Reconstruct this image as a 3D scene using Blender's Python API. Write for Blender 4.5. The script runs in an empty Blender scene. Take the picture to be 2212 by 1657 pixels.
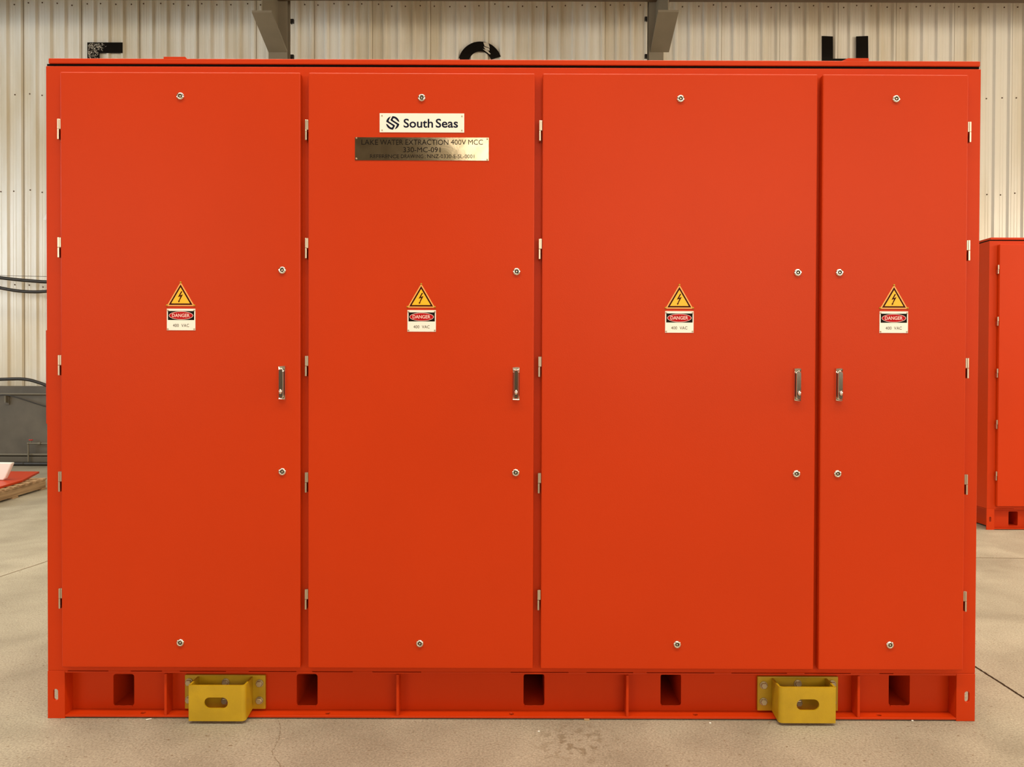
import bpy, bmesh, math, random
from mathutils import Vector, Matrix
random.seed(7)
S = bpy.context.scene
COL = S.collection

# ------------------------------------------------------------------ camera
F_PX = 1660.0
PITCH, ROLL = math.radians(-0.612), math.radians(0.19)
EYE = Vector((0.0, -2.908, 1.31))
_f = Vector((0, math.cos(PITCH), math.sin(PITCH)))
_r0 = Vector((1, 0, 0)); _u0 = _r0.cross(_f)
_r = _r0 * math.cos(ROLL) + _u0 * math.sin(ROLL)
_u = _u0 * math.cos(ROLL) - _r0 * math.sin(ROLL)
cd = bpy.data.cameras.new('camera'); cam = bpy.data.objects.new('camera', cd); COL.objects.link(cam)
cd.sensor_width = 36.0; cd.lens = F_PX / 2212 * 36.0; cd.clip_start = 0.05; cd.clip_end = 100
M = Matrix((( _r.x, _u.x, -_f.x, EYE.x), (_r.y, _u.y, -_f.y, EYE.y), (_r.z, _u.z, -_f.z, EYE.z), (0, 0, 0, 1)))
cam.matrix_world = M
S.camera = cam

def ray(px, py):
    return _f + _r * ((px - 1106) / F_PX) - _u * ((py - 828.5) / F_PX)
def at(px, py, Y):
    "point of the vertical plane y=Y seen at a photo pixel"
    d = ray(px, py); return EYE + d * ((Y - EYE.y) / d.y)
def ground(px, py, z=0.0):
    d = ray(px, py); return EYE + d * ((z - EYE.z) / d.z)

# ------------------------------------------------------------------ world, light, exposure
W = bpy.data.worlds.new('world'); S.world = W; W.use_nodes = True
W.node_tree.nodes['Background'].inputs[0].default_value = (1.0, 0.90, 0.76, 1)
W.node_tree.nodes['Background'].inputs[1].default_value = 0.25
S.view_settings.view_transform = 'Standard'; S.view_settings.look = 'None'
S.view_settings.exposure = 0.14; S.view_settings.gamma = 1.0; S.view_settings.use_curve_mapping = False

def area(name, loc, target, sx, sy, power, color, spread=180):
    l = bpy.data.lights.new(name, 'AREA'); l.shape = 'RECTANGLE'; l.size = sx; l.size_y = sy
    l.energy = power; l.color = color; l.spread = math.radians(spread)
    o = bpy.data.objects.new(name, l); COL.objects.link(o); o.location = loc
    o.rotation_euler = (Vector(target) - Vector(loc)).to_track_quat('-Z', 'Y').to_euler()
    return o
WARM = (1.0, 0.86, 0.66); DAY = (0.84, 0.93, 1.0)
# rooflights over the hall, a row of high windows down the left side and the doorway behind the photographer
area('rooflight_front', (0.3, -3.2, 8.6), (0.3, -2.8, 0), 13, .8, 470, WARM, 120)
area('rooflight_middle', (0.0, 2.4, 8.6), (0.0, 2.4, 0), 22, 2.0, 540, WARM, 105)
area('side_windows', (-13.6, 2.0, 4.2), (0, 4.8, 3.2), 9, 3.0, 660, DAY)
area('right_fill', (13.6, 0.6, 4.2), (0, 6.0, 3.8), 9, 3.0, 980, WARM)  # added warm fill that brightens the right of the back wall, no known window
area('doorway_window', (5.65, -14.6, 4.6), (4.6, 0, 3.9), 14.7, 5.4, 960, WARM)
area('front_left_fill', (-9.2, -14.6, 4.25), (-7.6, 0, 3.6), 7.5, 4.7, 430, WARM)  # added fill that balances the doorway light from the left, no known opening

# ------------------------------------------------------------------ materials
def mat(name, color, rough=0.5, metal=0.0, noise=None, bump=None, spec=0.5, coat=0.0):
    """noise=(scale, amount) varies the paint a little; bump=(scale, strength)"""
    m = bpy.data.materials.new(name); m.use_nodes = True
    nt = m.node_tree; b = nt.nodes['Principled BSDF']
    b.inputs['Base Color'].default_value = (*color, 1); b.inputs['Roughness'].default_value = rough
    b.inputs['Metallic'].default_value = metal; b.inputs['Specular IOR Level'].default_value = spec
    b.inputs['Coat Weight'].default_value = coat
    tc = nt.nodes.new('ShaderNodeTexCoord')
    if noise:
        n = nt.nodes.new('ShaderNodeTexNoise'); n.inputs['Scale'].default_value = noise[0]; n.inputs['Detail'].default_value = 5
        r = nt.nodes.new('ShaderNodeMapRange'); r.inputs['From Min'].default_value = .3; r.inputs['From Max'].default_value = .7
        r.inputs['To Min'].default_value = 1 - noise[1]; r.inputs['To Max'].default_value = 1 + noise[1]
        mx = nt.nodes.new('ShaderNodeMix'); mx.data_type = 'RGBA'; mx.blend_type = 'MULTIPLY'
        mx.inputs[0].default_value = 1; mx.inputs[6].default_value = (*color, 1)
        nt.links.new(tc.outputs['Object'], n.inputs['Vector']); nt.links.new(n.outputs[0], r.inputs[0])
        nt.links.new(r.outputs[0], mx.inputs[7]); nt.links.new(mx.outputs[2], b.inputs['Base Color'])
    if bump:
        n = nt.nodes.new('ShaderNodeTexNoise'); n.inputs['Scale'].default_value = bump[0]; n.inputs['Detail'].default_value = 2
        bp = nt.nodes.new('ShaderNodeBump'); bp.inputs['Strength'].default_value = bump[1]; bp.inputs['Distance'].default_value = .002
        nt.links.new(tc.outputs['Object'], n.inputs['Vector']); nt.links.new(n.outputs[0], bp.inputs['Height'])
        nt.links.new(bp.outputs[0], b.inputs['Normal'])
    return m

ORANGE = mat('orange_paint', (0.54, 0.0385, 0.0026), .38, noise=(1.3, .035), bump=(420, .12), spec=.17)
YELLOW = mat('yellow_paint', (0.47, 0.30, 0.007), .42, noise=(14, .10), bump=(300, .15))
STEEL = mat('stainless_hinge', (0.60, 0.52, 0.42), .30, 1.0)
CHROME = mat('chrome', (0.80, 0.74, 0.68), .10, 1.0)
ZINC = mat('zinc_bolt', (0.50, 0.43, 0.30), .38, .85)
DARK = mat('dark_recess', (0.012, 0.009, 0.008), .6)
RUBBER = mat('gasket_gap_shade', (0.006, 0.004, 0.004), .9, spec=.1)
SIGNWHITE = mat('sign_white', (0.90, 0.89, 0.84), .35)
NAVY = mat('navy_ink', (0.006, 0.009, 0.030), .45, spec=.08)
BLACKINK = mat('black_ink', (0.008, 0.005, 0.004), .5, spec=.08)
GREYINK = mat('grey_ink', (0.07, 0.055, 0.035), .5, spec=.08)
SIGNYEL = mat('sign_yellow', (0.95, 0.50, 0.008), .4)
SIGNEDGE = mat('sign_edge', (0.92, 0.42, 0.10), .4)
MAROON = mat('sign_maroon', (0.045, 0.006, 0.003), .45, spec=.08)
SIGNRED = mat('sign_red', (0.46, 0.006, 0.010), .4, spec=.08)
SIGNPINK = mat('sign_pale', (0.90, 0.62, 0.60), .4)
GREYSTEEL = mat('grey_steel', (0.112, 0.095, 0.070), .55, noise=(3, .22))
BRACKETPAINT = mat('grey_green_steel', (0.205, 0.175, 0.125), .50, noise=(3, .08))
BEAMBROWN = mat('brown_beam', (0.10, 0.060, 0.030), .6)
HOSE = mat('black_rubber_hose', (0.022, 0.018, 0.014), .45)
PIPE = mat('painted_pipe', (0.16, 0.14, 0.10), .5)
RED = mat('red_valve', (0.42, 0.02, 0.012), .45)
WHITESHEET = mat('white_sheet', (0.85, 0.84, 0.82), .5)
RUST = mat('rusty_screw', (0.10, 0.055, 0.025), .7)

def plate_mat():
    m = mat('brushed_nameplate', (0.62, 0.53, 0.38), .13, 1.0)
    nt = m.node_tree; b = nt.nodes['Principled BSDF']
    tc = nt.nodes.new('ShaderNodeTexCoord')
    n = nt.nodes.new('ShaderNodeTexNoise'); n.inputs['Scale'].default_value = 16; n.inputs['Detail'].default_value = 4; n.inputs['Distortion'].default_value = .6
    cr = nt.nodes.new('ShaderNodeValToRGB')
    cr.color_ramp.elements[0].position = .35; cr.color_ramp.elements[0].color = (0.46, .38, .25, 1)
    cr.color_ramp.elements[1].position = .65; cr.color_ramp.elements[1].color = (0.62, .53, .38, 1)
    bp = nt.nodes.new('ShaderNodeBump'); bp.inputs['Strength'].default_value = .022; bp.inputs['Distance'].default_value = .01
    nt.links.new(tc.outputs['Object'], n.inputs['Vector']); nt.links.new(n.outputs[0], cr.inputs[0])
    nt.links.new(cr.outputs[0], b.inputs['Base Color']); nt.links.new(n.outputs[0], bp.inputs['Height'])
    nt.links.new(bp.outputs[0], b.inputs['Normal'])
    return m
BRUSHED = plate_mat()

def wall_mat():
    m = mat('cream_sheet_wall', (0.62, 0.57, 0.46), .27)
    nt = m.node_tree; b = nt.nodes['Principled BSDF']
    tc = nt.nodes.new('ShaderNodeTexCoord')
    mp = nt.nodes.new('ShaderNodeMapping'); mp.inputs['Scale'].default_value = (26, 26, .5)
    n = nt.nodes.new('ShaderNodeTexNoise'); n.inputs['Scale'].default_value = 1.0; n.inputs['Detail'].default_value = 3
    mp2 = nt.nodes.new('ShaderNodeMapping'); mp2.inputs['Scale'].default_value = (2.2, 2.2, .35)
    n2 = nt.nodes.new('ShaderNodeTexNoise'); n2.inputs['Scale'].default_value = 1.0; n2.inputs['Detail'].default_value = 5
    cr = nt.nodes.new('ShaderNodeValToRGB')
    cr.color_ramp.elements[0].position = .34; cr.color_ramp.elements[0].color = (0.70, .63, .49, 1)
    cr.color_ramp.elements[1].position = .56; cr.color_ramp.elements[1].color = (0.84, .82, .75, 1)
    bp = nt.nodes.new('ShaderNodeBump'); bp.inputs['Strength'].default_value = .35; bp.inputs['Distance'].default_value = .006
    nt.links.new(tc.outputs['Object'], mp.inputs[0]); nt.links.new(mp.outputs[0], n.inputs['Vector'])
    nt.links.new(tc.outputs['Object'], mp2.inputs[0]); nt.links.new(mp2.outputs[0], n2.inputs['Vector'])
    nt.links.new(n2.outputs[0], cr.inputs[0]); nt.links.new(cr.outputs[0], b.inputs['Base Color'])
    nt.links.new(n.outputs[0], bp.inputs['Height']); nt.links.new(bp.outputs[0], b.inputs['Normal'])
    return m
WALL = wall_mat()

def letter_mat():
    "black paint, flaked off in places"
    m = mat('black_letter_paint', (0.006, 0.005, 0.004), .22)
    return m
LETTER = letter_mat()

def floor_mat():
    m = mat('concrete_floor', (0.45, 0.35, 0.24), .62)
    nt = m.node_tree; b = nt.nodes['Principled BSDF']; L = nt.links.new
    tc = nt.nodes.new('ShaderNodeTexCoord')
    def noise(scale, detail=4, dist=0, vec=None, rough=.5):
        n = nt.nodes.new('ShaderNodeTexNoise'); n.inputs['Scale'].default_value = scale; n.inputs['Detail'].default_value = detail
        n.inputs['Distortion'].default_value = dist; n.inputs['Roughness'].default_value = rough
        L(vec or tc.outputs['Object'], n.inputs['Vector']); return n.outputs[0]
    def ramp(src, p0, c0, p1, c1):
        r = nt.nodes.new('ShaderNodeValToRGB'); e = r.color_ramp.elements
        e[0].position = p0; e[0].color = (*c0, 1); e[1].position = p1; e[1].color = (*c1, 1); L(src, r.inputs[0]); return r.outputs[0]
    def mix(kind, fac, a, c):
        x = nt.nodes.new('ShaderNodeMix'); x.data_type = 'RGBA'; x.blend_type = kind
        if isinstance(fac, float): x.inputs[0].default_value = fac
        else: L(fac, x.inputs[0])
        for sock, v in ((x.inputs[6], a), (x.inputs[7], c)):
            if isinstance(v, tuple): sock.default_value = (*v, 1)
            else: L(v, sock)
        return x.outputs[2]
    base = ramp(noise(2.6, 7, .4), .32, (0.290, .267, .208), .68, (0.415, .390, .312))
    fine = ramp(noise(130, 4, 0, None, .75), .32, (.58, .56, .54), .62, (1.13, 1.12, 1.11))
    c = mix('MULTIPLY', 1.0, base, fine)
    # dark pits and pale aggregate grains, stretched a little along the trowel strokes
    mp = nt.nodes.new('ShaderNodeMapping'); mp.inputs['Scale'].default_value = (1, 1.7, 1); mp.inputs['Rotation'].default_value = (0, 0, .5)
    L(tc.outputs['Object'], mp.inputs[0])
    pits = ramp(noise(58, 3, .5, mp.outputs[0], .6), .64, (0, 0, 0), .69, (1, 1, 1))
    c = mix('MIX', pits, c, (0.17, .125, .075))
    v = nt.nodes.new('ShaderNodeTexVoronoi'); v.inputs['Scale'].default_value = 38; L(tc.outputs['Object'], v.inputs['Vector'])
    grains = ramp(v.outputs['Distance'], .05, (1, 1, 1), .085, (0, 0, 0))
    gate = ramp(noise(7, 2), .52, (0, 0, 0), .60, (1, 1, 1))
    c = mix('MIX', mix('MULTIPLY', 1.0, grains, gate), c, (0.72, .64, .50))
    # spilt-liquid stain on the floor in front of the cabinet
    sub = nt.nodes.new('ShaderNodeVectorMath'); sub.operation = 'SUBTRACT'; L(tc.outputs['Object'], sub.inputs[0])
    p = ground(1245, 1605); sub.inputs[1].default_value = (p.x, p.y, 0)
    ln = nt.nodes.new('ShaderNodeVectorMath'); ln.operation = 'LENGTH'; L(sub.outputs[0], ln.inputs[0])
    near = ramp(ln.outputs['Value'], .05, (1, 1, 1), .20, (0, 0, 0))
    blot = ramp(noise(30, 5, .3), .50, (0, 0, 0), .60, (1, 1, 1))
    c = mix('MIX', mix('MULTIPLY', 1.0, near, blot), c, mix('MULTIPLY', 1.0, c, (.66, .62, .55)))
    L(c, b.inputs['Base Color'])
    bp = nt.nodes.new('ShaderNodeBump'); bp.inputs['Strength'].default_value = .16; bp.inputs['Distance'].default_value = .003
    L(noise(90, 3), bp.inputs['Height']); L(bp.outputs[0], b.inputs['Normal'])
    return m
FLOOR = floor_mat()

def wood_mat():
    m = mat('pallet_wood', (0.42, 0.26, 0.13), .75)
    nt = m.node_tree; b = nt.nodes['Principled BSDF']
    tc = nt.nodes.new('ShaderNodeTexCoord'); mp = nt.nodes.new('ShaderNodeMapping'); mp.inputs['Scale'].default_value = (1.5, 30, 40)
    n = nt.nodes.new('ShaderNodeTexNoise'); n.inputs['Scale'].default_value = 1; n.inputs['Detail'].default_value = 5
    cr = nt.nodes.new('ShaderNodeValToRGB')
    cr.color_ramp.elements[0].position = .35; cr.color_ramp.elements[0].color = (0.26, .155, .075, 1)
    cr.color_ramp.elements[1].position = .65; cr.color_ramp.elements[1].color = (0.50, .34, .19, 1)
    nt.links.new(tc.outputs['Object'], mp.inputs[0]); nt.links.new(mp.outputs[0], n.inputs['Vector'])
    nt.links.new(n.outputs[0], cr.inputs[0]); nt.links.new(cr.outputs[0], b.inputs['Base Color'])
    return m
WOOD = wood_mat()
WOODDARK = mat('shadowed_wood_plank', (0.30, 0.19, 0.10), .8)

# ------------------------------------------------------------------ mesh helpers
class MB:
    "collects shapes; build() links them as ONE mesh object"
    def __init__(s): s.v = []; s.f = []; s.mi = []; s.mats = []; s.sm = []
    def m(s, material):
        if material not in s.mats: s.mats.append(material)
        return s.mats.index(material)
    def add(s, verts, faces, material, smooth=False):
        o = len(s.v); s.v += [tuple(v) for v in verts]; k = s.m(material)
        for f in faces: s.f.append([o + i for i in f]); s.mi.append(k); s.sm.append(smooth)
        return s
    def box(s, x0, x1, y0, y1, z0, z1, material):
        v = [(x, y, z) for z in (z0, z1) for y in (y0, y1) for x in (x0, x1)]
        return s.add(v, [(0, 2, 3, 1), (4, 5, 7, 6), (0, 1, 5, 4), (2, 6, 7, 3), (0, 4, 6, 2), (1, 3, 7, 5)], material)
    def hexa(s, pts, material):
        "eight corners ordered bottom four (ring) then top four (ring)"
        return s.add(pts, [(3, 2, 1, 0), (4, 5, 6, 7), (0, 1, 5, 4), (1, 2, 6, 5), (2, 3, 7, 6), (3, 0, 4, 7)], material)
    def prism(s, loops, y0, y1, material):
        "loops of (x, z); the first is the outline, the rest are holes; extruded from y0 to y1"
        bm = bmesh.new()
        edges = []
        for lp in loops:
            vs = [bm.verts.new((x, y0, z)) for x, z in lp]
            edges += [bm.edges.new((vs[i], vs[(i + 1) % len(vs)])) for i in range(len(vs))]
        bmesh.ops.triangle_fill(bm, use_beauty=True, use_dissolve=False, edges=edges)
        bmesh.ops.dissolve_limit(bm, angle_limit=.01, verts=bm.verts[:], edges=[e for e in bm.edges if len(e.link_faces) == 2])
        bm.verts.index_update()
        vv = [v.co.copy() for v in bm.verts]; ff = [[v.index for v in f.verts] for f in bm.faces]
        n = len(vv); allv = vv + [Vector((c.x, y1, c.z)) for c in vv]
        faces = []
        for f in ff: faces.append(f); faces.append([i + n for i in reversed(f)])
        for e in bm.edges:
            if len(e.link_faces) == 1:
                a, c = e.verts[0].index, e.verts[1].index; faces.append([a, c, c + n, a + n])
        bm.free()
        return s.add(allv, faces, material)
    def lathe(s, cx, cz, prof, material, n=24, smooth=True):
        "prof: (radius, y) about the axis through (cx, cz) parallel to y"
        vs = []; fs = []
        for r, y in prof:
            for i in range(n):
                a = 2 * math.pi * i / n; vs.append((cx + r * math.cos(a), y, cz + r * math.sin(a)))
        for j in range(len(prof) - 1):
            for i in range(n): fs.append([j * n + i, j * n + (i + 1) % n, (j + 1) * n + (i + 1) % n, (j + 1) * n + i])
        s.add(vs, fs, material, smooth)
        k = len(prof) - 1
        s.add([vs[k * n + i] for i in range(n)], [list(range(n))], material)
        s.add([vs[i] for i in range(n)], [list(range(n))], material)
        return s
    def ellipsoid(s, c, r, material, n=14):
        vs = []; fs = []
        for j in range(n + 1):
            t = math.pi * j / n
            for i in range(2 * n):
                a = math.pi * i / n
                vs.append((c[0] + r[0] * math.sin(t) * math.cos(a), c[1] + r[1] * math.sin(t) * math.sin(a), c[2] + r[2] * math.cos(t)))
        for j in range(n):
            for i in range(2 * n): fs.append([j * 2 * n + i, j * 2 * n + (i + 1) % (2 * n), (j + 1) * 2 * n + (i + 1) % (2 * n), (j + 1) * 2 * n + i])
        return s.add(vs, fs, material, True)
    def tube(s, pts, rad, material, n=12):
        pts = [Vector(p) for p in pts]; vs = []; fs = []
        for i, p in enumerate(pts):
            t = (pts[min(i + 1, len(pts) - 1)] - pts[max(i - 1, 0)]).normalized()
            a = t.cross(Vector((0, 0, 1)))
            a = a.normalized() if a.length > 1e-3 else t.cross(Vector((0, 1, 0))).normalized()
            b = t.cross(a)
            for k in range(n):
                w = 2 * math.pi * k / n; vs.append(p + a * (rad * math.cos(w)) + b * (rad * math.sin(w)))
        for i in range(len(pts) - 1):
            for k in range(n): fs.append([i * n + k, i * n + (k + 1) % n, (i + 1) * n + (k + 1) % n, (i + 1) * n + k])
        s.add(vs, fs, material, True)
        s.add(vs[:n], [list(range(n))], material); s.add(vs[-n:], [list(range(n))], material)
        return s
    def text(s, body, x0, x1, z0, z1, y0, y1, material, weight=0.0, spacing=1.0):
        "flat lettering filling the rectangle x0..x1, z0..z1 (capital height)"
        cu = bpy.data.curves.new('lettering', 'FONT'); cu.body = body; cu.size = 1; cu.offset = weight
        cu.space_character = spacing; cu.resolution_u = 4
        o = bpy.data.objects.new('lettering', cu)
        me = bpy.data.meshes.new_from_object(o)
        vs = [v.co.copy() for v in me.vertices]; fs = [list(p.vertices) for p in me.polygons]
        bpy.data.objects.remove(o); bpy.data.curves.remove(cu)
        xa = min(v.x for v in vs); xb = max(v.x for v in vs); za = min(v.y for v in vs); zb = max(v.y for v in vs)
        out = [Vector((x0 + (v.x - xa) / (xb - xa) * (x1 - x0), y0, z0 + (v.y - za) / (zb - za) * (z1 - z0))) for v in vs]
        s.add(out, fs, material)
        bpy.data.meshes.remove(me)
        return s
    def build(s, name, parent=None, bevel=0.0, seg=2, origin=None, loc=None):
        me = bpy.data.meshes.new(name); me.from_pydata(s.v, [], s.f)
        for k in s.mats: me.materials.append(k)
        me.polygons.foreach_set('material_index', s.mi); me.polygons.foreach_set('use_smooth', s.sm)
        bm = bmesh.new(); bm.from_mesh(me); bmesh.ops.recalc_face_normals(bm, faces=bm.faces); bm.to_mesh(me); bm.free()
        o = bpy.data.objects.new(name, me); COL.objects.link(o)
        if origin is not None:
            me.transform(Matrix.Translation(-Vector(origin))); o.location = origin
        if parent is not None: o.parent = parent; o.matrix_parent_inverse = Matrix.Identity(4)
        if bevel:
            b = o.modifiers.new('bevel', 'BEVEL'); b.width = bevel; b.segments = seg; b.limit_method = 'ANGLE'; b.angle_limit = math.radians(40)
            b.harden_normals = False
        return o

def rrect(x0, x1, z0, z1, r, n=5):
    pts = []
    for cx, cz, a0 in ((x1 - r, z1 - r, 0), (x0 + r, z1 - r, 90), (x0 + r, z0 + r, 180), (x1 - r, z0 + r, 270)):
        for i in range(n + 1):
            a = math.radians(a0 + 90 * i / n); pts.append((cx + r * math.cos(a), cz + r * math.sin(a)))
    return pts
def circ(cx, cz, rx, rz=None, n=32):
    rz = rz or rx
    return [(cx + rx * math.cos(2 * math.pi * i / n), cz + rz * math.sin(2 * math.pi * i / n)) for i in range(n)]
def rect(x0, x1, z0, z1): return [(x0, z0), (x1, z0), (x1, z1), (x0, z1)]

def thing(name, label, cat, loc=(0, 0, 0), group=None):
    o = bpy.data.objects.new(name, None); COL.objects.link(o); o.location = loc; o.empty_display_size = .2
    o['label'] = label; o['category'] = cat
    if group: o['group'] = group
    return o
def tag(o, label, cat, group=None):
    o['label'] = label; o['category'] = cat
    if group: o['group'] = group
    return o
def structure(o): o['kind'] = 'structure'; return o

# ------------------------------------------------------------------ the hall
WY = 8.27                                              # face of the sheet wall
structure(MB().box(-14, 14, -15, 8.6, -.2, 0, FLOOR).build('floor'))
structure(MB().box(-14, 14, -15, 8.6, 9.0, 9.2, mat('roof_sheet', (.30, .27, .21), .6)).build('ceiling'))
structure(MB().box(-14.2, -14, -15, 8.6, 0, 9.0, mat('side_wall_sheet', (.50, .46, .38), .5)).build('wall_left'))
structure(MB().box(14, 14.2, -15, 8.6, 0, 9.0, mat('side_wall_sheet_warm', (.50, .46, .38), .5)).build('wall_right'))
structure(MB().box(-14, 14, -15.2, -15, 0, 9.0, mat('front_wall_sheet', (.20, .16, .11), .5)).build('wall_front'))

def make_wall():
    "ribbed sheet: pans with trapezoid ribs, a lapped seam at every fourth rib, rows of screws"
    mb = MB(); pitch = .2105; x_first = at(14.5, 60, WY).x
    k0 = int((-13.9 - x_first) / pitch); n = int(27.6 / pitch)
    prof = []
    for k in range(k0, k0 + n):
        x = x_first + k * pitch
        prof += [(x - .034, 0), (x - .014, -.032), (x + .014, -.032), (x + .034, 0)]
        for dx in (.085, .125): prof += [(x + dx - .006, 0), (x + dx, -.0022), (x + dx + .006, 0)]
    prof = [(-14, 0)] + prof + [(14, 0)]
    vs = []; fs = []
    for x, y in prof: vs += [(x, WY + y, 0), (x, WY + y, 9.0)]
    for i in range(len(prof) - 1): fs.append([2 * i, 2 * i + 2, 2 * i + 3, 2 * i + 1])
    mb.add(vs, fs, WALL)
    mb.box(-14, 14, WY + .01, WY + .3, 0, 9, WALL)
    seam = mat('seam_gap', (.24, .19, .12), .8)
    for k in range(k0, k0 + n):
        x = x_first + k * pitch
        if (k - 1) % 4 == 0: mb.box(x + .031, x + .035, WY - .006, WY + .002, 0, 9, seam)
    rows = [6.66, 5.36, 3.96, 2.585]
    for z in rows:
        for k in range(k0, k0 + n):
            x = x_first + k * pitch + .105 + random.uniform(-.02, .02)
            if abs(x) < 8.6:
                zz = z + random.uniform(-.02, .02)
                mb.lathe(x, zz, [(.010, WY + .001), (.010, WY - .006), (.006, WY - .009)], RUST, 8)
                if random.random() < .08: mb.lathe(x + .005, zz + .07, [(.010, WY + .001), (.010, WY - .006), (.006, WY - .009)], RUST, 8)
    return structure(mb.build('wall_back'))
make_wall()

# grey steel skirting along the foot of the sheet wall
def skirt():
    mb = MB(); y1 = WY - .035
    mb.box(-14, 14, y1 - .10, y1, 0, at(50, 834, y1 - .1).z, GREYSTEEL)
    zr = at(50, 851, y1 - .14).z; mb.box(-14, 14, y1 - .14, y1 - .10, zr - .012, zr + .012, PIPE)
    z2 = at(50, 982, y1 - .16).z; mb.box(-14, 14, y1 - .16, y1 - .10, z2 - .014, z2 + .014, PIPE)
    mb.box(-14, 14, y1 - .16, y1 - .10, 0, z2 - .03, mat('skirting_foot', (.10, .085, .06), .6))
    return structure(mb.build('trim_1', bevel=.006))
skirt()
SK = WY - .135

# joints sawn in the floor, and one hairline crack
def strip(mb, pts, w, material):
    for a, b in zip(pts[:-1], pts[1:]):
        a = Vector(a); b = Vector(b); t = (b - a).normalized(); nrm = Vector((-t.y, t.x, 0)) * (w / 2)
        mb.add([a - nrm, b - nrm, b + nrm, a + nrm], [(0, 1, 2, 3)], material)
JOINT = mat('joint_filler', (0.035, 0.020, 0.010), .9, spec=.1)
JOINTSOFT = mat('joint_filler_dusty', (0.20, 0.14, 0.085), .8)
def joint(p, q, w, material, n=14, ext=(0, 0), z=.0012, wob=.004):
    mb = MB(); a = ground(*p); b = ground(*q); d = b - a; a = a - d * ext[0]; b = b + d * ext[1]
    pts = [a.lerp(b, i / n) + Vector((random.uniform(-wob, wob), random.uniform(-wob, wob), z)) for i in range(n + 1)]
    strip(mb, pts, w, material)
    return structure(mb.build('trim_2'))
joint((2106, 1440), (2212, 1508), .0095, JOINT, 160, (1.5, 1.5), wob=.0018)
joint((0, 1246), (104, 1212), .008, JOINTSOFT, 30, (1, 2), wob=.002)
joint((2108, 1205), (2212, 1206.5), .009, JOINTSOFT, 16, (.5, 1.5), wob=.002)
mb = MB(); pts = [(600, 1552), (604, 1562), (606, 1576), (604, 1590), (601, 1600), (594, 1612), (588, 1624), (591, 1634), (597, 1642), (604, 1650), (608, 1670)]
fine = []
for p, q in zip(pts[:-1], pts[1:]):
    for k in range(5): fine.append(ground(p[0] + (q[0] - p[0]) * k / 5 + random.uniform(-1.3, 1.3), p[1] + (q[1] - p[1]) * k / 5) + Vector((0, 0, .0012)))
for a, b in zip(fine[:-1], fine[1:]):
    if random.random() < .85: strip(mb, [a, b], random.uniform(.0009, .0021), JOINTSOFT)
structure(mb.build('trim_3'))

# ------------------------------------------------------------------ columns with haunches, crane beam
def column(left):
    if left:
        X0, X1 = at(580, 113, 7.35).x, at(620.5, 113, 7.35).x; U0, U1 = X0, X1
        N0, N1 = at(544, 27, 6.75), at(587, 27, 6.75)
        zlow = at(600, 113, 7.35).z
    else:
        X0, X1 = at(1402, 120, 7.35).x, at(1432.5, 120, 7.35).x; U0, U1 = X0, X1
        N0, N1 = at(1421.5, 26, 6.75), at(1466, 26, 6.75)
        zlow = at(1420, 113, 7.35).z
    yb = 7.50
    t = thing('steel_column', 'grey steel column with a sloping haunch, ' + ('left of the round letter on the wall' if left else 'between the round letter and the right-hand letter'),
              'column', ((X0 + X1) / 2, 7.6, 0), 'steel columns carrying the crane beam')
    ox, oy = t.location.x, t.location.y
    def loc(o): o.data.transform(Matrix.Translation((-ox, -oy, 0))); return o
    c = (X0 + X1) / 2; uc = (U0 + U1) / 2
    loc(MB().box(X0, X1, 7.35, 7.365, .0, zlow, BRACKETPAINT).box(U0, U1, 7.35, 7.365, zlow, 8.95, BRACKETPAINT).build('front_flange', t))
    loc(MB().box(c - .006, c + .006, 7.366, yb - .015, 0, 8.95, BRACKETPAINT).build('web', t))
    loc(MB().box(X0, X1, yb - .014, yb, 0, 8.95, BRACKETPAINT).build('rear_flange', t))
    # haunch: sloping bottom flange, upright web, end edge
    B0 = Vector((U0 if left else at(1405, 113, 7.35).x, 7.349, zlow)); B1 = Vector((U1 if left else at(1445, 113, 7.35).x, 7.349, zlow))
    th = .018; th3 = Vector((0, 0, .026))
    h = MB().hexa([N0, N1, B1, B0, N0 + th3, N1 + th3, B1 + th3, B0 + th3], BRACKETPAINT)
    loc(h.build('haunch_flange', t))
    nc = (N0.x + N1.x) / 2; bc = (B0.x + B1.x) / 2 if left else uc; ztop = zb - .001
    w = MB().hexa([(nc - .006, N0.y + .001, N0.z + .027), (nc + .006, N0.y + .001, N0.z + .027), (bc + .006, 7.349, zlow + .027), (bc - .006, 7.349, zlow + .027),
                   (nc - .006, N0.y + .001, ztop), (nc + .006, N0.y + .001, ztop), (bc + .006, 7.349, ztop), (bc - .006, 7.349, ztop)], BRACKETPAINT)
    loc(w.build('haunch_web', t))
    # small black cable clips on the rear flange
    for py in ((45, 122) if left else (40, 121)):
        p = at(630 if left else 1397, py, yb)
        e = X1 if left else X0
        k = MB().box(p.x - .024, p.x + .024, yb + .001, yb + .04, p.z - .022, p.z + .028, DARK).box(min(e, p.x), max(e, p.x), yb + .001, yb + .03, p.z - .035, p.z - .010, DARK)
        loc(k.build('cable_clip', t))
    return t
zb = at(1100, 3, 7.33).z
column(True); column(False)
# the runway beam lies across both haunches
mb = MB()
mb.box(-13.9, 13.9, 7.10, 7.33, zb, zb + .015, BEAMBROWN).box(-13.9, 13.9, 7.20, 7.215, zb + .015, zb + .6, BEAMBROWN).box(-13.9, 13.9, 7.10, 7.33, zb + .6, zb + .615, BEAMBROWN)
tag(mb.build('crane_beam'), 'long dark brown crane runway beam lying across the two column haunches', 'beam')

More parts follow.
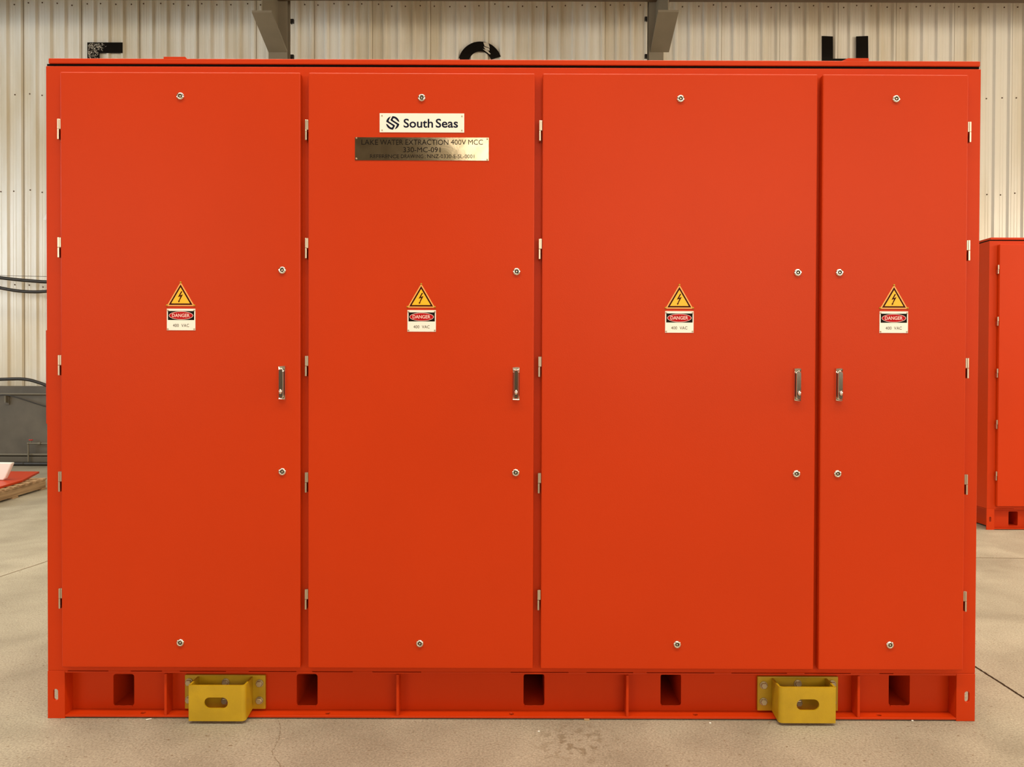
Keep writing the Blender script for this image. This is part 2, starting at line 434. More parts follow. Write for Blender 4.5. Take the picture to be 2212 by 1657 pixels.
# ------------------------------------------------------------------ painted letters on the wall (grid letters)
def wall_poly(pts): return [(at(x, y, WY - .034).x, at(x, y, WY - .034).z) for x, y in pts]
PALE = mat('bare_patch', (0.62, 0.56, 0.46), .4)
def letter_f():
    lp = wall_poly([(189, 92), (265, 92), (265, 115), (215, 115), (215, 137), (252, 137), (252, 158), (215, 158), (215, 208), (189, 208)])
    mb = MB().prism([lp], WY - .040, WY - .033, LETTER)
    # worn-off flecks on the corner
    for i in range(520):
        x = random.uniform(190, 232); y = random.uniform(93, 127)
        if (x - 190) / 42 + (y - 93) / 34 * .55 > random.uniform(.45, 1.1) or (x > 214 and y > 113): continue
        a = random.uniform(0, 3.14); l = random.uniform(.4, 2.6); w = random.uniform(.15, .6)
        q = [(x + l * math.cos(a), y + l * math.sin(a)), (x - w * math.sin(a), y + w * math.cos(a)), (x - l * math.cos(a), y - l * math.sin(a)), (x + w * math.sin(a), y - w * math.cos(a))]
        if any(xx < 190 or yy < 93 or (xx > 214 and yy > 114) for xx, yy in q): continue
        w2 = wall_poly(q); mb.add([(px, WY - .0405 - i * 3e-6, pz) for px, pz in w2], [(0, 1, 2, 3)], PALE)
    o = mb.build('wall_letter'); tag(o, 'black painted grid letter F with flaked corner, high on the cream wall', 'letter', 'grid letters on the back wall')
def letter_g():
    c = (1037, 137); out = []; inn = []
    for i in range(0, 41):
        a = math.radians(-18 - 304 * i / 40 + 0)
        out.append((c[0] + 47 * math.cos(a), c[1] + 47 * math.sin(a)))
    out = [(c[0] + 47 * math.cos(math.radians(a)), c[1] + 47 * math.sin(math.radians(a))) for a in range(-18, -323, -8)]
    inn = [(c[0] + 25 * math.cos(math.radians(a)), c[1] + 25.5 * math.sin(math.radians(a))) for a in range(-18, -323, -8)]
    mb = MB().prism([wall_poly(out + inn[::-1])], WY - .040, WY - .033, LETTER)
    mb.prism([wall_poly([(1036, 150), (1084, 150), (1084, 176), (1064, 176), (1064, 166), (1036, 166)])], WY - .041, WY - .0335, LETTER)
    for q in ([(1044, 92), (1055, 92.5), (1058, 104), (1047, 100)], [(1044.5, 101), (1057, 105), (1057.5, 110), (1049, 108)], [(1043, 106), (1054, 110), (1060, 117), (1058, 118), (1050, 112)], [(990, 128), (993, 126), (992, 136), (990, 137)]):
        mb.prism([wall_poly(q)], WY - .0415, WY - .039, PALE)
    o = mb.build('wall_letter'); tag(o, 'round black painted grid letter G with a bare streak, behind the cabinet middle', 'letter', 'grid letters on the back wall')
def letter_h():
    lp = wall_poly([(1775, 78), (1799, 79), (1799, 127), (1849, 127), (1849, 79), (1875, 78), (1876, 196), (1850, 196), (1850, 150), (1799, 150), (1799, 196), (1775, 196)])
    mb = MB().prism([lp], WY - .040, WY - .033, LETTER)
    o = mb.build('wall_letter'); tag(o, 'glossy black painted grid letter H on the right of the wall', 'letter', 'grid letters on the back wall')
letter_f(); letter_g(); letter_h()

p = at(97.5, 468, WY - .05)
mb = MB().add([(p.x - .035, WY - .036, p.z - .035), (p.x + .0, WY - .036, p.z - .05), (p.x + .04, WY - .036, p.z + .035), (p.x + .005, WY - .036, p.z + .045),
               (p.x - .035, WY - .033, p.z - .035), (p.x + .0, WY - .033, p.z - .05), (p.x + .04, WY - .033, p.z + .035), (p.x + .005, WY - .033, p.z + .045)],
              [(0, 1, 2, 3), (7, 6, 5, 4), (0, 4, 5, 1), (1, 5, 6, 2), (2, 6, 7, 3), (3, 7, 4, 0)], WHITESHEET)
tag(mb.build('wall_tag'), 'small tilted white tag on the wall beside the cabinet left edge', 'tag')

# ------------------------------------------------------------------ hoses, cable, pipe at the foot of the wall
def smooth_pts(P, n=8):
    P = [Vector(p) for p in P]; out = []
    Q = [P[0] * 2 - P[1]] + P + [P[-1] * 2 - P[-2]]
    for i in range(1, len(Q) - 2):
        a, b, c, d = Q[i - 1:i + 3]
        for k in range(n):
            t = k / n
            out.append(.5 * ((2 * b) + (c - a) * t + (2 * a - 5 * b + 4 * c - d) * t * t + (3 * b - a - 3 * c + d) * t ** 3))
    out.append(P[-1]); return out
def hose(name, pix, Y, rad, label, cat, material=HOSE, group=None, ends=None):
    pts = [at(x, y, Y) for x, y in pix]
    o = MB().tube(smooth_pts(pts), rad, material).build(name)
    return tag(o, label, cat, group)
hose('rubber_hose', [(-130, 585), (-60, 593), (0, 600), (35, 604), (70, 607), (104, 609), (160, 607), (230, 596)], 7.9, .024, 'upper of the two thick black hoses slung across the wall', 'hose', group='hoses slung across the wall')
hose('rubber_hose', [(-130, 600), (-60, 613), (0, 622), (35, 628), (70, 630.5), (104, 629), (160, 622), (230, 600)], 7.95, .023, 'lower of the two thick black hoses slung across the wall', 'hose', group='hoses slung across the wall')
hose('guy_wire', [(-130, 590), (0, 595), (104, 597.5), (230, 600)], 7.8, .0035, 'thin taut wire just above the two slung hoses', 'wire', mat('wire', (.12, .10, .08), .5))
hose('rubber_hose', [(-120, 826), (-60, 821), (0, 819.5), (40, 818.5), (62, 820.5), (82, 826), (104, 834), (140, 850), (180, 880)], 8.02, .023, 'black hose arching over the top edge of the grey skirting', 'hose')
hose('black_cable', [(-100, 870), (-40, 858), (0, 853.5), (13, 853.5), (25, 855), (60, 866), (85, 874), (104, 878), (160, 880)], 8.0, .009, 'thin black cable sagging from a hook on the grey skirting', 'cable')
# floor hose along the skirting
pts = [ground(x, y, .03) for x, y in ((-140, 999), (-60, 998), (0, 998.5), (40, 999), (75, 998), (90, 997))]
pts = [Vector((q.x, min(q.y, SK - .14), .03)) for q in pts] + [Vector((-5.2, SK - .16, .03))]
tag(MB().tube(smooth_pts(pts), .028, HOSE).build('rubber_hose'), 'black hose lying on the floor along the wall foot', 'hose')
q = at(13.5, 862, SK - .03)
mb = MB().box(q.x - .012, q.x + .012, SK - .06, SK - .002, q.z - .05, q.z + .05, PIPE).box(q.x - .03, q.x + .03, SK - .012, SK - .001, q.z - .08, q.z + .06, GREYSTEEL)
tag(mb.build('cable_hook'), 'grey steel hook on the skirting holding up the thin cable', 'hook')
a = at(61, 958, SK - .09); b = at(104, 957, SK - .09); c = at(61, 980, SK - .09)
t = thing('water_pipe', 'thin grey-green pipe with a red tap handle in front of the skirting', 'pipe', (a.x, a.y, 0))
t0 = Vector(t.location)
def rel(o): o.data.transform(Matrix.Translation(-t0)); return o
rel(MB().tube([(a.x, a.y, .01), (a.x, a.y, a.z)], .011, PIPE).tube([(a.x - .012, a.y, a.z), (-5.2, a.y, a.z)], .011, PIPE).ellipsoid((a.x, a.y, a.z), (.018, .018, .018), PIPE, 8).build('pipe_run', t))
v = at(85, 957, SK - .09); rel(MB().tube([(v.x - .02, v.y, a.z), (v.x + .02, v.y, a.z)], .02, PIPE).build('pipe_union', t))
v = at(66.5, 951, SK - .09)
sp = rel(MB().tube([(v.x, v.y, a.z + .01), (v.x, v.y, v.z)], .007, PIPE).build('tap_stem', t))
hd = rel(MB().ellipsoid((v.x - .016, v.y, v.z + .004), (.016, .008, .010), RED, 8).ellipsoid((v.x + .016, v.y, v.z + .004), (.016, .008, .010), RED, 8).ellipsoid((v.x, v.y, v.z), (.009, .009, .009), RED, 8).build('tap_handle', t)); hd['label'] = 'red tap handle'

# ------------------------------------------------------------------ pallet with sheets
def pallet():
    A = ground(101, 1056); B = ground(0, 1087); d = (B - A).normalized()      # runs towards the camera
    ang = math.atan2(d.y, d.x)
    t = thing('wooden_pallet', 'weathered wooden pallet on the floor left of the cabinet', 'pallet', A)
    t.rotation_euler = (0, 0, ang)                                          # local +x towards the camera, local -y to the left of it
    L, Wd, Hh = 1.35, 1.15, .125
    for i, yy in enumerate((-.055, -Wd / 2, -Wd)):
        MB().box(0, L, yy, yy + .045, .018, Hh - .0215, WOOD).build('stringer', t, .003)
    x = 0
    while x + .1 < L:
        MB().box(x, x + .085, -Wd, .0, Hh - .021, Hh, WOOD).build('deck_board', t, .002)
        x += .158
    for xx in (0, L / 2 - .05, L - .1): MB().box(xx, xx + .1, -Wd, 0, 0, .0175, WOOD).build('bottom_board', t, .002)
    return t
pallet()
# orange sheet panel lying on the pallet
zz = .135
P = [ground(85, 1021, zz), ground(48, 1040, zz), ground(-40, 1066, zz), ground(-180, 1066, zz), ground(-180, 1020, zz), ground(14, 1020.5, zz)]
n = len(P)
mb = MB().add([(p.x, p.y, zz - .008) for p in P] + [(p.x, p.y, zz + .014) for p in P], [list(range(n))[::-1], list(range(n, 2 * n))] + [[i, (i + 1) % n, (i + 1) % n + n, i + n] for i in range(n)], ORANGE)
tag(mb.build('orange_sheet', bevel=.002), 'flat orange painted sheet panel lying on the wooden pallet', 'metal sheet')
# white folded cover on top of it
zt = zz + .0145
a = ground(10, 1034, zt + .02); b0 = ground(-6, 1037, zt)
Yc = a.y
lp = [(at(26.5, 999.5, Yc).x, at(26.5, 999.5, Yc).z), (at(11, 1033, Yc).x, zt + .022), (at(6, 1037, Yc).x, zt + .001), (at(6, 1037, Yc).x - .9, zt + .001), (at(6, 1037, Yc).x - .9, at(0, 998, Yc).z)]
mb = MB().prism([lp], Yc, Yc + .05, WHITESHEET)
tag(mb.build('sheet_cover', bevel=.012, seg=3), 'white folded cover with flared end, lying on the orange sheet panel', 'cover')

# ------------------------------------------------------------------ the cabinets
XL, XR, ZB, ZT = -1.761, 1.764, .180, 2.470            # front frame
DOORS = [(-1.690, -.793, 'L'), (-.764, .082, 'L'), (.111, 1.137, 'L'), (1.156, 1.700, 'R')]   # x0, x1, hinge side
DZ0, DZ1, DY = .205, 2.437, -.030
HINGE_Z = [at(130, y, -.02).z for y in (280, 535, 789, 1040, 1292)]
WEB = .055
DEPTH = 1.0

def lock_mesh(x, z, material=CHROME):
    mb = MB()
    mb.lathe(x, z, [(.0142, DY), (.0142, DY - .0025), (.0125, DY - .0055), (.0085, DY - .0065), (.0076, DY - .0060), (.0074, DY - .0012)], CHROME, 28)
    mb.lathe(x, z, [(.0074, DY - .0009), (.0072, DY - .0016), (.0038, DY - .0016)], DARK, 20)
    mb.lathe(x, z, [(.0036, DY - .001), (.0036, DY - .0050), (.0026, DY - .0056)], STEEL, 16)
    return mb
def handle_mesh(cx, zt, zb):
    "swing handle: tapered escutcheon with dished ends, raised lever, oval keyhole cover"
    mb = MB(); hw = .0143; y = DY
    # escutcheon as a low frustum with a V-shaped dish at both ends
    yf = y - .008
    for s, z0, z1 in ((1, zt, zt - .020), (-1, zb, zb + .020)):
        m = (cx, yf + .0045, z1)
        v = [(cx - hw, y, z0), (cx - hw + .002, yf, z0 - s * .003), (cx + hw - .002, yf, z0 - s * .003), (cx + hw, y, z0),
             (cx + hw - .003, yf, z1), (cx + hw, y, z1), (cx - hw + .003, yf, z1), (cx - hw, y, z1), m, (cx, yf + .003, z0 - s * .003)]
        mb.add(v, [(0, 3, 2, 9, 1), (1, 9, 8), (9, 2, 8), (1, 8, 6), (2, 4, 8), (3, 5, 4, 2), (0, 1, 6, 7)], CHROME)
    mb.add([(cx - hw, y, zt - .020), (cx - hw + .003, yf, zt - .020), (cx - hw + .003, yf, zb + .020), (cx - hw, y, zb + .020)], [(0, 1, 2, 3)], CHROME)
    mb.add([(cx + hw, y, zt - .020), (cx + hw - .003, yf, zt - .020), (cx + hw - .003, yf, zb + .020), (cx + hw, y, zb + .020)], [(3, 2, 1, 0)], CHROME)
    mb.add([(cx - hw + .003, yf, zt - .020), (cx + hw - .003, yf, zt - .020), (cx + hw - .003, yf, zb + .020), (cx - hw + .003, yf, zb + .020)], [(0, 1, 2, 3)], DARK)
    # lever
    lw = .0092; l0, l1 = zb + .006, zt - .012
    ring = rrect(cx - lw, cx + lw, l0, l1, lw * .96, 6); ring2 = rrect(cx - lw + .0022, cx + lw - .0022, l0 + .0022, l1 - .0022, (lw - .0022) * .96, 6)
    n = len(ring)
    vs = [(x, yf - .0002, z) for x, z in ring] + [(x, yf - .011, z) for x, z in ring] + [(x, yf - .0135, z) for x, z in ring2]
    fs = [[i, (i + 1) % n, (i + 1) % n + n, i + n] for i in range(n)] + [[i + n, (i + 1) % n + n, (i + 1) % n + 2 * n, i + 2 * n] for i in range(n)] + [list(range(2 * n, 3 * n))]
    mb.add(vs, fs, CHROME)
    ck = zb + .030
    mb.add([(x, yf - .0137, z) for x, z in circ(cx, ck, .0072, .0098)], [list(range(32))], DARK)
    mb.ellipsoid((cx, yf - .0165, ck + .0005), (.0062, .0052, .0090), CHROME, 10)
    return mb

def danger_sign(cx, zt, dx=0.0):
    w, h = .0531, .0806; x0, x1 = cx - w, cx + w; z1, z0 = zt, zt - h
    y = DY - .0001; mb = MB()
    mb.box(x0, x1, y - .0015, y, z0, z1, SIGNWHITE)
    yy = y - .0016
    def q(a0, a1, b0, b1, m, dy=0): mb.add([(a0, yy - dy, b0), (a1, yy - dy, b0), (a1, yy - dy, b1), (a0, yy - dy, b1)], [(0, 1, 2, 3)], m)
    q(cx - .0492, cx + .0492, z1 - .0425, z1 - .0085, BLACKINK)
    zc = z1 - .0255
    mb.add([(a, yy - .0002, b) for a, b in circ(cx, zc, .0455, .0155, 40)], [list(range(40))], SIGNPINK)
    mb.add([(a, yy - .0004, b) for a, b in circ(cx, zc, .0436, .0138, 40)], [list(range(40))], SIGNRED)
    mb.text('DANGER', cx - .0335, cx + .0325, zc - .0062, zc + .0070, yy - .0006, 0, SIGNPINK, .015)
    mb.text('400  VAC', cx - .0305, cx + .0300, z0 + .0125, z0 + .0238, yy - .0003, 0, GREYINK, 0, 1.05)
    for sx, sz in ((x0 + .004, z1 - .006), (x1 - .004, z1 - .006), (x0 + .004, z0 + .005), (x1 - .004, z0 + .005)):
        mb.lathe(sx, sz, [(.0030, y), (.0030, y - .0030), (.0016, y - .0042)], ZINC, 12)
    return mb
def warning_sign(cx, zt):
    w, h = .0520, .0895; y = DY - .0001; mb = MB()
    def tri(k):   # k: inset
        return [(cx - w + k * 1.73, zt - h + k), (cx + w - k * 1.73, zt - h + k), (cx, zt - k * 2)]
    mb.prism([tri(0)], y - .0015, y, SIGNEDGE)
    for k, (ins, m) in enumerate(((.0042, MAROON), (.0098, SIGNYEL))):
        mb.add([(a, y - .0016 - k * .0003, b) for a, b in tri(ins)], [(0, 1, 2)], m)
    s = .000149 * 1.0
    # lightning arrow, measured from the sign
    pts = [(618, 465), (648, 472), (590, 572), (662, 548), (574, 712), (586, 720), (545, 756), (536, 706), (552, 710), (600, 596), (532, 616)]
    k = .1000 / 700
    z_ = lambda v: zt - (v - 232) * k * 1.02
    mb.prism([[(cx + (a - 600) * k, z_(b)) for a, b in pts]], y - .0024, y - .0019, MAROON)
    for sx, sz in ((cx - w + .001, zt - h + .003), (cx + w - .001, zt - h + .003), (cx, zt - .001)):
        mb.lathe(sx, sz, [(.0034, y), (.0034, y - .0026), (.0018, y - .0038)], YELLOW, 12)
    return mb
def logo_plate():
    mb = MB(); a = at(820.3, 245, DY); b = at(1002.8, 286.7, DY); y = DY - .0001
    mb.box(a.x, b.x, y - .002, y, b.z, a.z, SIGNWHITE)
    yy = y - .0022
    s = .001734 / 12.29; c = at(830 + 228.5 / 12.29, 240 + 318.5 / 12.29, DY)
    R = 177.0
    def arc(p, q, n=8):
        a0 = math.atan2(-(p[1] - 318.5), p[0] - 228.5); a1 = math.atan2(-(q[1] - 318.5), q[0] - 228.5)
        while a1 < a0: a1 += 2 * math.pi
        return [(228.5 + R * math.cos(a0 + (a1 - a0) * i / n), 318.5 - R * math.sin(a0 + (a1 - a0) * i / n)) for i in range(n + 1)]
    poly = arc((174, 150), (54, 278)) + [(60, 290), (218, 388), (230, 400), (226, 420), (211, 440), (193, 443), (160, 425), (128, 398), (108, 370), (85, 356)] + arc((53, 342), (236, 494), 12) + [(287, 400), (288, 388), (280, 378), (126, 280), (119, 264), (124, 248)]
    pz = lambda P: [(c.x + (x - 228.5) * s, c.z - (y_ - 318.5) * s) for x, y_ in P]
    mb.prism([pz(poly)], yy - .0003, yy, NAVY)
    mb.prism([pz([(457 - x, 637 - y_) for x, y_ in poly])], yy - .0003, yy, NAVY)
    p0 = at(872, 276.4, DY); p1 = at(989.3, 257, DY)
    for body, u0, u1 in (('South', 871.9, 935.6), ('Seas', 941.3, 989.5)):
        p0 = at(u0, 276.4, DY); p1 = at(u1, 257, DY)
        mb.text(body, p0.x, p1.x, p0.z, p1.z, yy, 0, NAVY, .018)
    for px, py in ((825.5, 250.5), (998, 251.5), (825.7, 281.5), (997.8, 282)):
        q = at(px, py, DY); mb.lathe(q.x, q.z, [(.0024, y), (.0024, y - .0035), (.0012, y - .0045)], ZINC, 12)
    return mb
def name_plate():
    mb = MB(); a = at(767, 296.7, DY); b = at(1055.6, 347.3, DY); y = DY - .0001
    mb.box(a.x, b.x, y - .0015, y, b.z, a.z, BRUSHED)
    yy = y - .0018
    for body, x0, x1, y0, y1 in (('LAKE', 780.81, 816.98, 302, 313), ('WATER', 821.18, 870.8, 302, 313), ('EXTRACTION', 875.86, 968.73, 302, 313), ('400V', 973.8, 1006.78, 302, 313), ('MCC', 1011.56, 1043.24, 302, 313), ('330-MC-091', 871.08, 951.52, 318.4, 329), ('REFERENCE', 799.62, 862.12, 334, 341.8), ('DRAWING', 866.17, 914.48, 334, 341.8), (':', 918.25, 919.4, 336.5, 341.8), ('NNZ-0330-E-SL-0001', 923.16, 1024.58, 334, 341.8)):
        p0 = at(x0, y1, DY); p1 = at(x1, y0, DY)
        mb.text(body, p0.x, p1.x, p0.z, p1.z, yy, 0, BLACKINK, 0)
    for px, py in ((770, 298.5), (1052.5, 300.5), (770, 343), (1052.5, 345)):
        q = at(px, py, DY); mb.lathe(q.x, q.z, [(.0032, y), (.0032, y - .0035), (.0018, y - .0048)], STEEL, 12)
    return mb

def hexbolt(x, z, yf, r=.0125):
    mb = MB()
    mb.lathe(x, z, [(r * 1.18, yf), (r * 1.18, yf - .003)], ZINC, 20, False)
    mb.lathe(x, z, [(r, yf - .003), (r, yf - .012), (r * .85, yf - .0135)], ZINC, 6, False)
    return mb
def towing_bracket(root, px_plate, pz_plate, mirror, bolts, slot):
    "yellow folded plate loop welded to a bolted back plate"
    (x0, x1), (z0, z1) = px_plate, pz_plate
    yb = WEB - .001; yp = yb - .012
    o = MB().box(x0, x1, yp, yb, z0, z1, YELLOW).build('towing_bracket', root, .002)
    sgn = -1 if mirror else 1
    cx = (x0 + x1) / 2
    # loop in plan: outer x range and depth; open top, folded corners, thickness
    if not mirror: a0, a1 = at(406.5, 1481, -.045).x, at(529.5, 1481, -.045).x; zt_ = at(450, 1481, -.045).z; zb_ = at(450, 1558, -.045).z
    else: a0, a1 = at(1683.5, 1485, -.045).x, at(1806.5, 1485, -.045).x; zt_ = at(1750, 1485, -.045).z; zb_ = at(1750, 1562.5, -.045).z
    th = .007; yf = -.045; r = .016
    zside = z0 + .004
    # plan outline (outer and inner), swept vertically: side, rounded corner, front, tight corner, side
    def plan(off):
        pts = []; rr = max(r - off, .004)
        big = [(a1 - off if not mirror else a0 + off)]
        xo, xi = (a1 - off, a0 + off) if not mirror else (a0 + off, a1 - off)     # xo = rounded side, xi = tight side
        s = 1 if not mirror else -1
        pts.append((xo, yp))
        for i in range(7):
            t = math.radians(90 * i / 6); pts.append((xo - s * (rr - rr * math.cos(t)), yf + off + rr - rr * math.sin(t)))
        for i in range(4):
            t = math.radians(90 * i / 3); q = max(.004 - off, 0.0); pts.append((xi + s * (q - q * math.sin(t)), yf + off + (q - q * math.cos(t))))
        pts.append((xi, yp)); return pts
    po, pi_ = plan(0), plan(th)
    def zlow(i, x, y):
        # bottom edge: rises towards the plate along the sides, rounded at the open end
        t = max(0.0, min(1.0, (y - yf - .010) / (yp - yf - .010)))
        return zb_ + (zside - zb_) * t
    n = len(po); vs = []
    for i in range(n):
        zl = zlow(i, *po[i]); vs += [(po[i][0], po[i][1], zl), (po[i][0], po[i][1], zt_), (pi_[i][0], min(pi_[i][1], yp), zl), (pi_[i][0], min(pi_[i][1], yp), zt_)]
    # the front face is made separately with its slot, between index 7 and 8
    fs = []
    for i in range(n - 1):
        a, b = 4 * i, 4 * (i + 1)
        if i == 7: continue
        fs += [[a, b, b + 1, a + 1], [a + 2, a + 3, b + 3, b + 2], [a + 1, b + 1, b + 3, a + 3], [a, a + 2, b + 2, b]]
    loop = MB().add(vs, fs, YELLOW)
    xs = sorted((po[7][0], po[8][0]))
    (s0, s1), (t0, t1) = slot
    loop.prism([rect(xs[0], xs[1], zb_, zt_), rrect(s0, s1, t0, t1, (t1 - t0) / 2 * .99, 8)], yf, yf + th, YELLOW)
    fx = sorted((po[8][0], po[8][0] + (th if not mirror else -th)))
    loop.box(fx[0], fx[1], yf + .0008, yf + th + .002, zb_ + .0003, zt_ - .0003, YELLOW)
    lo = loop.build('folded_loop', o)
    for bx, bz in bolts:
        hexbolt(bx, bz, yp - .0002).build('bolt', o, .0008)
    return o

def cabinet(root, main=True):
    # enclosure shell: open front hidden behind the doors is closed sheet, slim top and sides
    b = MB().box(XL, XR, 0, DEPTH, ZB + .0018, ZT, ORANGE).build('enclosure', root, .003, 3)
    b.name = 'enclosure'
    # lid on its gasket; the black strip near flush also stands for gap shade
    l0 = XL + .010; l1 = XR - .003
    lid = MB().box(l0, l1, .0, DEPTH, ZT + .0095, ZT + .0295, ORANGE).build('roof_cover', root, .003, 3)
    MB().box(XL + .002, l1 - .002, .005, DEPTH - .02, ZT + .0001, ZT + .0094, RUBBER).build('roof_gap_shade_gasket', root)
    if main:
        for p0, p1, sl in ((353, 402, 1), (1818, 1877, -1)):
            y = .003
            A = at(p0, 125, y); B = at(p1, 125, y); z0 = ZT + .0296; h = .008 if sl > 0 else .005
            if sl > 0: lp = [(A.x, z0), (B.x + .004, z0), (B.x - .004, z0 + h), (A.x, z0 + h)]
            else: lp = [(A.x, z0), (B.x, z0), (B.x, z0 + h + .006), (A.x + .025, z0 + h + .006)]
            MB().prism([lp], y, y + .06, ORANGE).build('roof_tab', root, .001)
        a = at(102, 713, .03)
        MB().box(XL - .022, XL - .0005, .03, .50, at(102, 916, .03).z, a.z, ORANGE).build('side_box', root, .003)
    else:
        MB().box(XL - .004, XL - .0003, .16, .80, .34, 2.38, ORANGE).build('side_panel', root, .0015)
    # base: channel section all round
    z1 = ZB
    pk = []
    for p0, p1 in ((245, 290), (641, 686), (1131, 1176), (1427, 1471), (1920, 1965)):
        a = at(p0, 1456, WEB); c = at(p1, 1524, WEB); pk.append((a.x, c.x, c.z, a.z))
    zf = .0105
    web = MB().prism([rect(XL + .06, XR - .06, .012, z1 - .008)] + [rrect(a, c, z0, zt, .010, 4) for a, c, z0, zt in pk], WEB, WEB + .006, ORANGE)
    web.build('base_web', root)
    cl, cr = at(140, 1500, 0).x + .0002, at(2066, 1500, 0).x - .0002
    holes = [(309, 1541.5), (708, 1542), (1105, 1543), (1502, 1544), (1899, 1546.5)]
    hz = [at(x, y, .022) for x, y in holes]
    # bottom flange with bolt holes (built flat, in plan)
    fl = MB(); outer = rect(cl, cr, 0.0006, WEB); loops = [outer] + [circ(h.x, .024, .0095, None, 20) for h in hz]
    fl.prism(loops, 0, 1, ORANGE)
    fl.v = [(x, z, .0055 if y < .5 else .0125) for x, y, z in fl.v]
    fl.build('bottom_flange', root, .0006, 1)
    MB().box(cl, cr, 0.0006, WEB, z1 - .0065, z1 - .0005, ORANGE).build('top_flange', root, .0015)
    # the pockets through the base for fork tines
    for a, c, z0, zt in pk:
        f = MB(); t = .0; y0, y1 = WEB + .0065, DEPTH - .08
        for q in ((a - .004, a, z0 - .004, zt + .004), (c, c + .004, z0 - .004, zt + .004), (a, c, z0 - .004, z0), (a, c, zt, zt + .004)):
            f.box(q[0], q[1], y0, y1, q[2], q[3], ORANGE)
        f.box(a - .004, c + .004, y1, y1 + .004, z0 - .004, zt + .004, ORANGE)
        o = f.build('fork_pocket', root)
        rim = MB(); R1 = rrect(a - .002, c + .002, z0 - .003, zt, .010, 4)
        lip = []
        MB().tube([(a + .006, WEB - .001, z0 - .001)] + [(a + .006 + (c - a - .012) * i / 8, WEB - .001, z0 - .001 + random.uniform(-.0008, .0008)) for i in range(1, 9)], .0028, ORANGE, 8).build('weld_bead', o)
    # corner plates with tie slots
    for x0, x1, px in ((XL, at(140, 1500, 0).x, 120), (at(2066, 1500, 0).x, XR, 2089)):
        s0 = at(px - 5.2, 1513.5, 0); s1 = at(px + 5.2, 1488.5, 0)
        if px > 1000: s0 = at(2084, 1517, 0); s1 = at(2094, 1494, 0)
        left = px < 1000
        cp = MB().prism([rect(x0, x1, .0, z1 + .001), rrect(s0.x, s1.x, s0.z, s1.z, (s1.x - s0.x) * .49, 5)], 0, .010, ORANGE)
        xi = x1 - .006 if left else x0
        cp.box(xi, xi + .006, .010, WEB + .02, .0, z1 - .001, ORANGE)
        cp.build('corner_plate', root, .0015)
    # side channels, set back from the ends
    for s in (-1, 1):
        X = XL + .085 if s < 0 else XR - .085
        MB().box(X - .004, X + .004, WEB + .021, DEPTH - .02, .012, z1 - .009, ORANGE).build('side_web', root)
        MB().box(min(X, X + s * .08), max(X, X + s * .08), .0105, DEPTH - .02, z1 - .008, z1 - .0005, ORANGE).build('side_top_flange', root)
        MB().box(min(X + s * .004, X + s * .08), max(X + s * .004, X + s * .08), .30, DEPTH - .02, .0, .012, ORANGE).build('side_bottom_flange', root)
    MB().box(XL + .06, XR - .06, DEPTH - .03, DEPTH - .022, 0, z1 - .001, ORANGE).build('rear_web', root)
    # upright stiffeners between the flanges
    for p in (357, 858.5, 1355.5, 1855.5):
        x = at(p, 1500, 0).x
        st = MB().box(x - .0048, x + .0048, .001, WEB - .0002, .0126, z1 - .0095, ORANGE).build('stiffener', root, .0015)
    # stitch welds between base and enclosure
    segs = [(104, 146), (234, 282), (350, 388), (488, 537), (640, 674), (762, 804), (910, 1103), (1228, 1267), (1368, 1397), (1543, 1580), (1700, 1738), (1838, 1900), (1930, 2106)]
    for i, (p0, p1) in enumerate(segs):
        a = at(p0, 1450, 0).x; c = at(p1, 1450, 0).x
        MB().box(max(a, XL), min(c, XR), .0008, .012, z1 - .0004, z1 + .0022, ORANGE).build('stitch_weld', root)
    # doors
    locks = [[(390, 208), (610, 584), (610, 1019), (390, 1388)], [(911, 211.5), (1116, 587), (1114, 1021), (907, 1390)],
             [(1470, 213.5), (1723, 589), (1720, 1023.5), (1462.5, 1392)], [(1935.5, 214), (1813, 589), (1809, 1023.5), (1922, 1393)]]
    handles = [(610, 790, 863.5), (1115, 792.5, 865), (1722, 795, 867), (1811.5, 795, 867)]
    signs = [(390.5, 609.5, 391.5, 667), (910, 613, 911, 670), (1467.5, 615, 1467.5, 672.3), (1931, 615.5, 1930.5, 672.8)]
    for k, (x0, x1, side) in enumerate(DOORS):
        d = MB().box(x0, x1, DY, -.0015, DZ0, DZ1, ORANGE).build('door', root, .005, 3)
        for z in HINGE_Z:
            s = -1 if side == 'L' else 1
            e = x0 if side == 'L' else x1
            h = MB()
            up, lo = (z + .0005, z + .038), (z - .038, z - .0005)
            # leaf knuckle on the door half, slim knuckle on the frame half
            wide, slim = (up, lo)
            h.box(min(e + s * .001, e + s * .0115), max(e + s * .001, e + s * .0115), -.026, -.014, wide[0], wide[1], STEEL)
            xs = sorted((e + s * .0060, e + s * .0125))
            h.box(xs[0], xs[1], -.028, -.0015, slim[0], slim[1], STEEL)
            h.box(xs[0], xs[1], -.028, -.0260, wide[0], wide[1], STEEL)
            h.build('hinge', d, .001)
        hx, h0, h1 = handles[k]
        for lx, ly in locks[k]:
            q = at(lx, ly, DY); lock_mesh(q.x, q.z).build('lock', d)
        q0 = at(hx, h0, DY); q1 = at(hx, h1, DY)
        handle_mesh(q0.x, q0.z, q1.z).build('swing_handle', d)['label'] = 'chrome swing handle'
        if main:
            a, b_, c, e_ = signs[k]
            q = at(a, b_, DY); warning_sign(q.x, q.z).build('warning_sign', d)['label'] = 'yellow triangle with a lightning arrow'
            q = at(c, e_, DY); danger_sign(q.x, q.z).build('danger_sign', d)['label'] = 'white, black and red sign reading DANGER 400 VAC'
            if k == 1:
                logo_plate().build('maker_plate', d)['label'] = 'white plate with a navy round emblem and name'
                name_plate().build('title_plate', d)['label'] = 'brushed metal plate with three lines of black lettering'
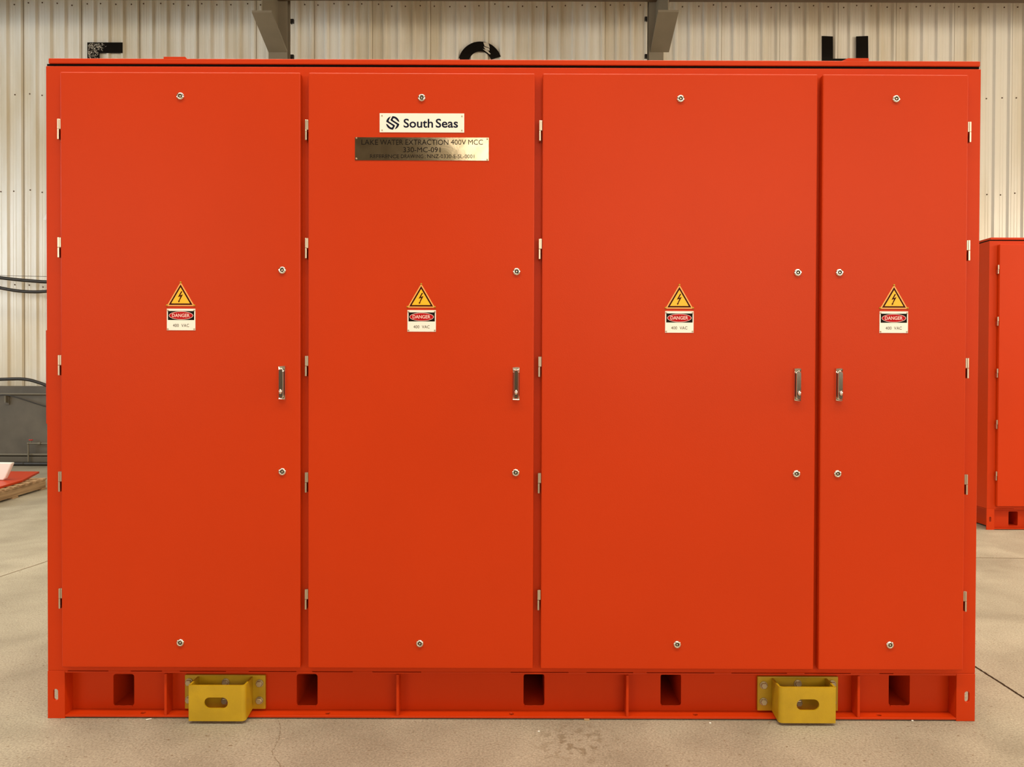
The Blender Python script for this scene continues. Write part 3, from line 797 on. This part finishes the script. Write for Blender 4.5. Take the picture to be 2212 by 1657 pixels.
    if main:
        pl = [((at(399.3, 1500, WEB - .012).x, at(573.3, 1500, WEB - .012).x), (at(480, 1531.5, WEB - .012).z, at(480, 1458.5, WEB - .012).z), False,
               [(406, 1476), (406, 1514), (485.5, 1476), (484, 1516), (559, 1478.5), (558.5, 1515.5)], (441, 492, 1507, 1530.5)),
              ((at(1636.3, 1500, WEB - .012).x, at(1810.3, 1500, WEB - .012).x), (at(1720, 1535.5, WEB - .012).z, at(1720, 1462, WEB - .012).z), True,
               [(1651.5, 1482.5), (1651, 1518), (1725.5, 1479), (1727, 1520.5), (1800, 1480), (1800, 1519)], (1721, 1770, 1511, 1535))]
        for xr, zr, mir, bolts, sl in pl:
            bb = [(at(x, y, WEB - .025).x, at(x, y, WEB - .025).z) for x, y in bolts]
            s0 = at(sl[0], sl[3], -.045); s1 = at(sl[1], sl[2], -.045)
            o = towing_bracket(root, xr, zr, mir, bb, ((s0.x, s1.x), (s0.z, s1.z)))
            o['label'] = 'yellow towing bracket'
    return root

main = thing('electrical_cabinet', 'large orange four-door electrical cabinet on a skid base, filling the foreground', 'electrical cabinet')
cabinet(main, True)
second = thing('electrical_cabinet', 'orange electrical cabinet standing behind on the right, cut by the photo edge', 'electrical cabinet')
cabinet(second, False)
second.location = (5.83, 3.66, 0)

# packing shim and chips on the floor
a = at(1262, 1552, -.002); b = at(1273, 1556, -.002)
tag(MB().box(a.x, b.x, -.006, .05, .0003, .0050, WOOD).build('packing_shim'), 'thin pale packing shim under the front edge of the large cabinet', 'shim')
for (px, py), lab in (((1534, 1563), 'tiny white chip on the floor right of the cabinet middle'), ((1971, 1558), 'tiny pale stone chip against the cabinet base at right'), ((1164, 1581), 'tiny white chip on the floor left of the dark stain'), ((322, 1556), 'small curled straw-coloured shaving by the cabinet base at left')):
    g = ground(px, py, .0); m = MB()
    if px == 322: m.tube([g + Vector((-.010, -.003, .003)), g + Vector((-.002, .001, .004)), g + Vector((.006, .006, .003))], .0018, WHITESHEET, 8)
    else: m.ellipsoid((g.x, g.y, .0022), (.0048, .003, .0022), WHITESHEET, 6)
    tag(m.build('floor_chip' if px != 322 else 'wood_shaving'), lab, 'chip' if px != 322 else 'shaving')
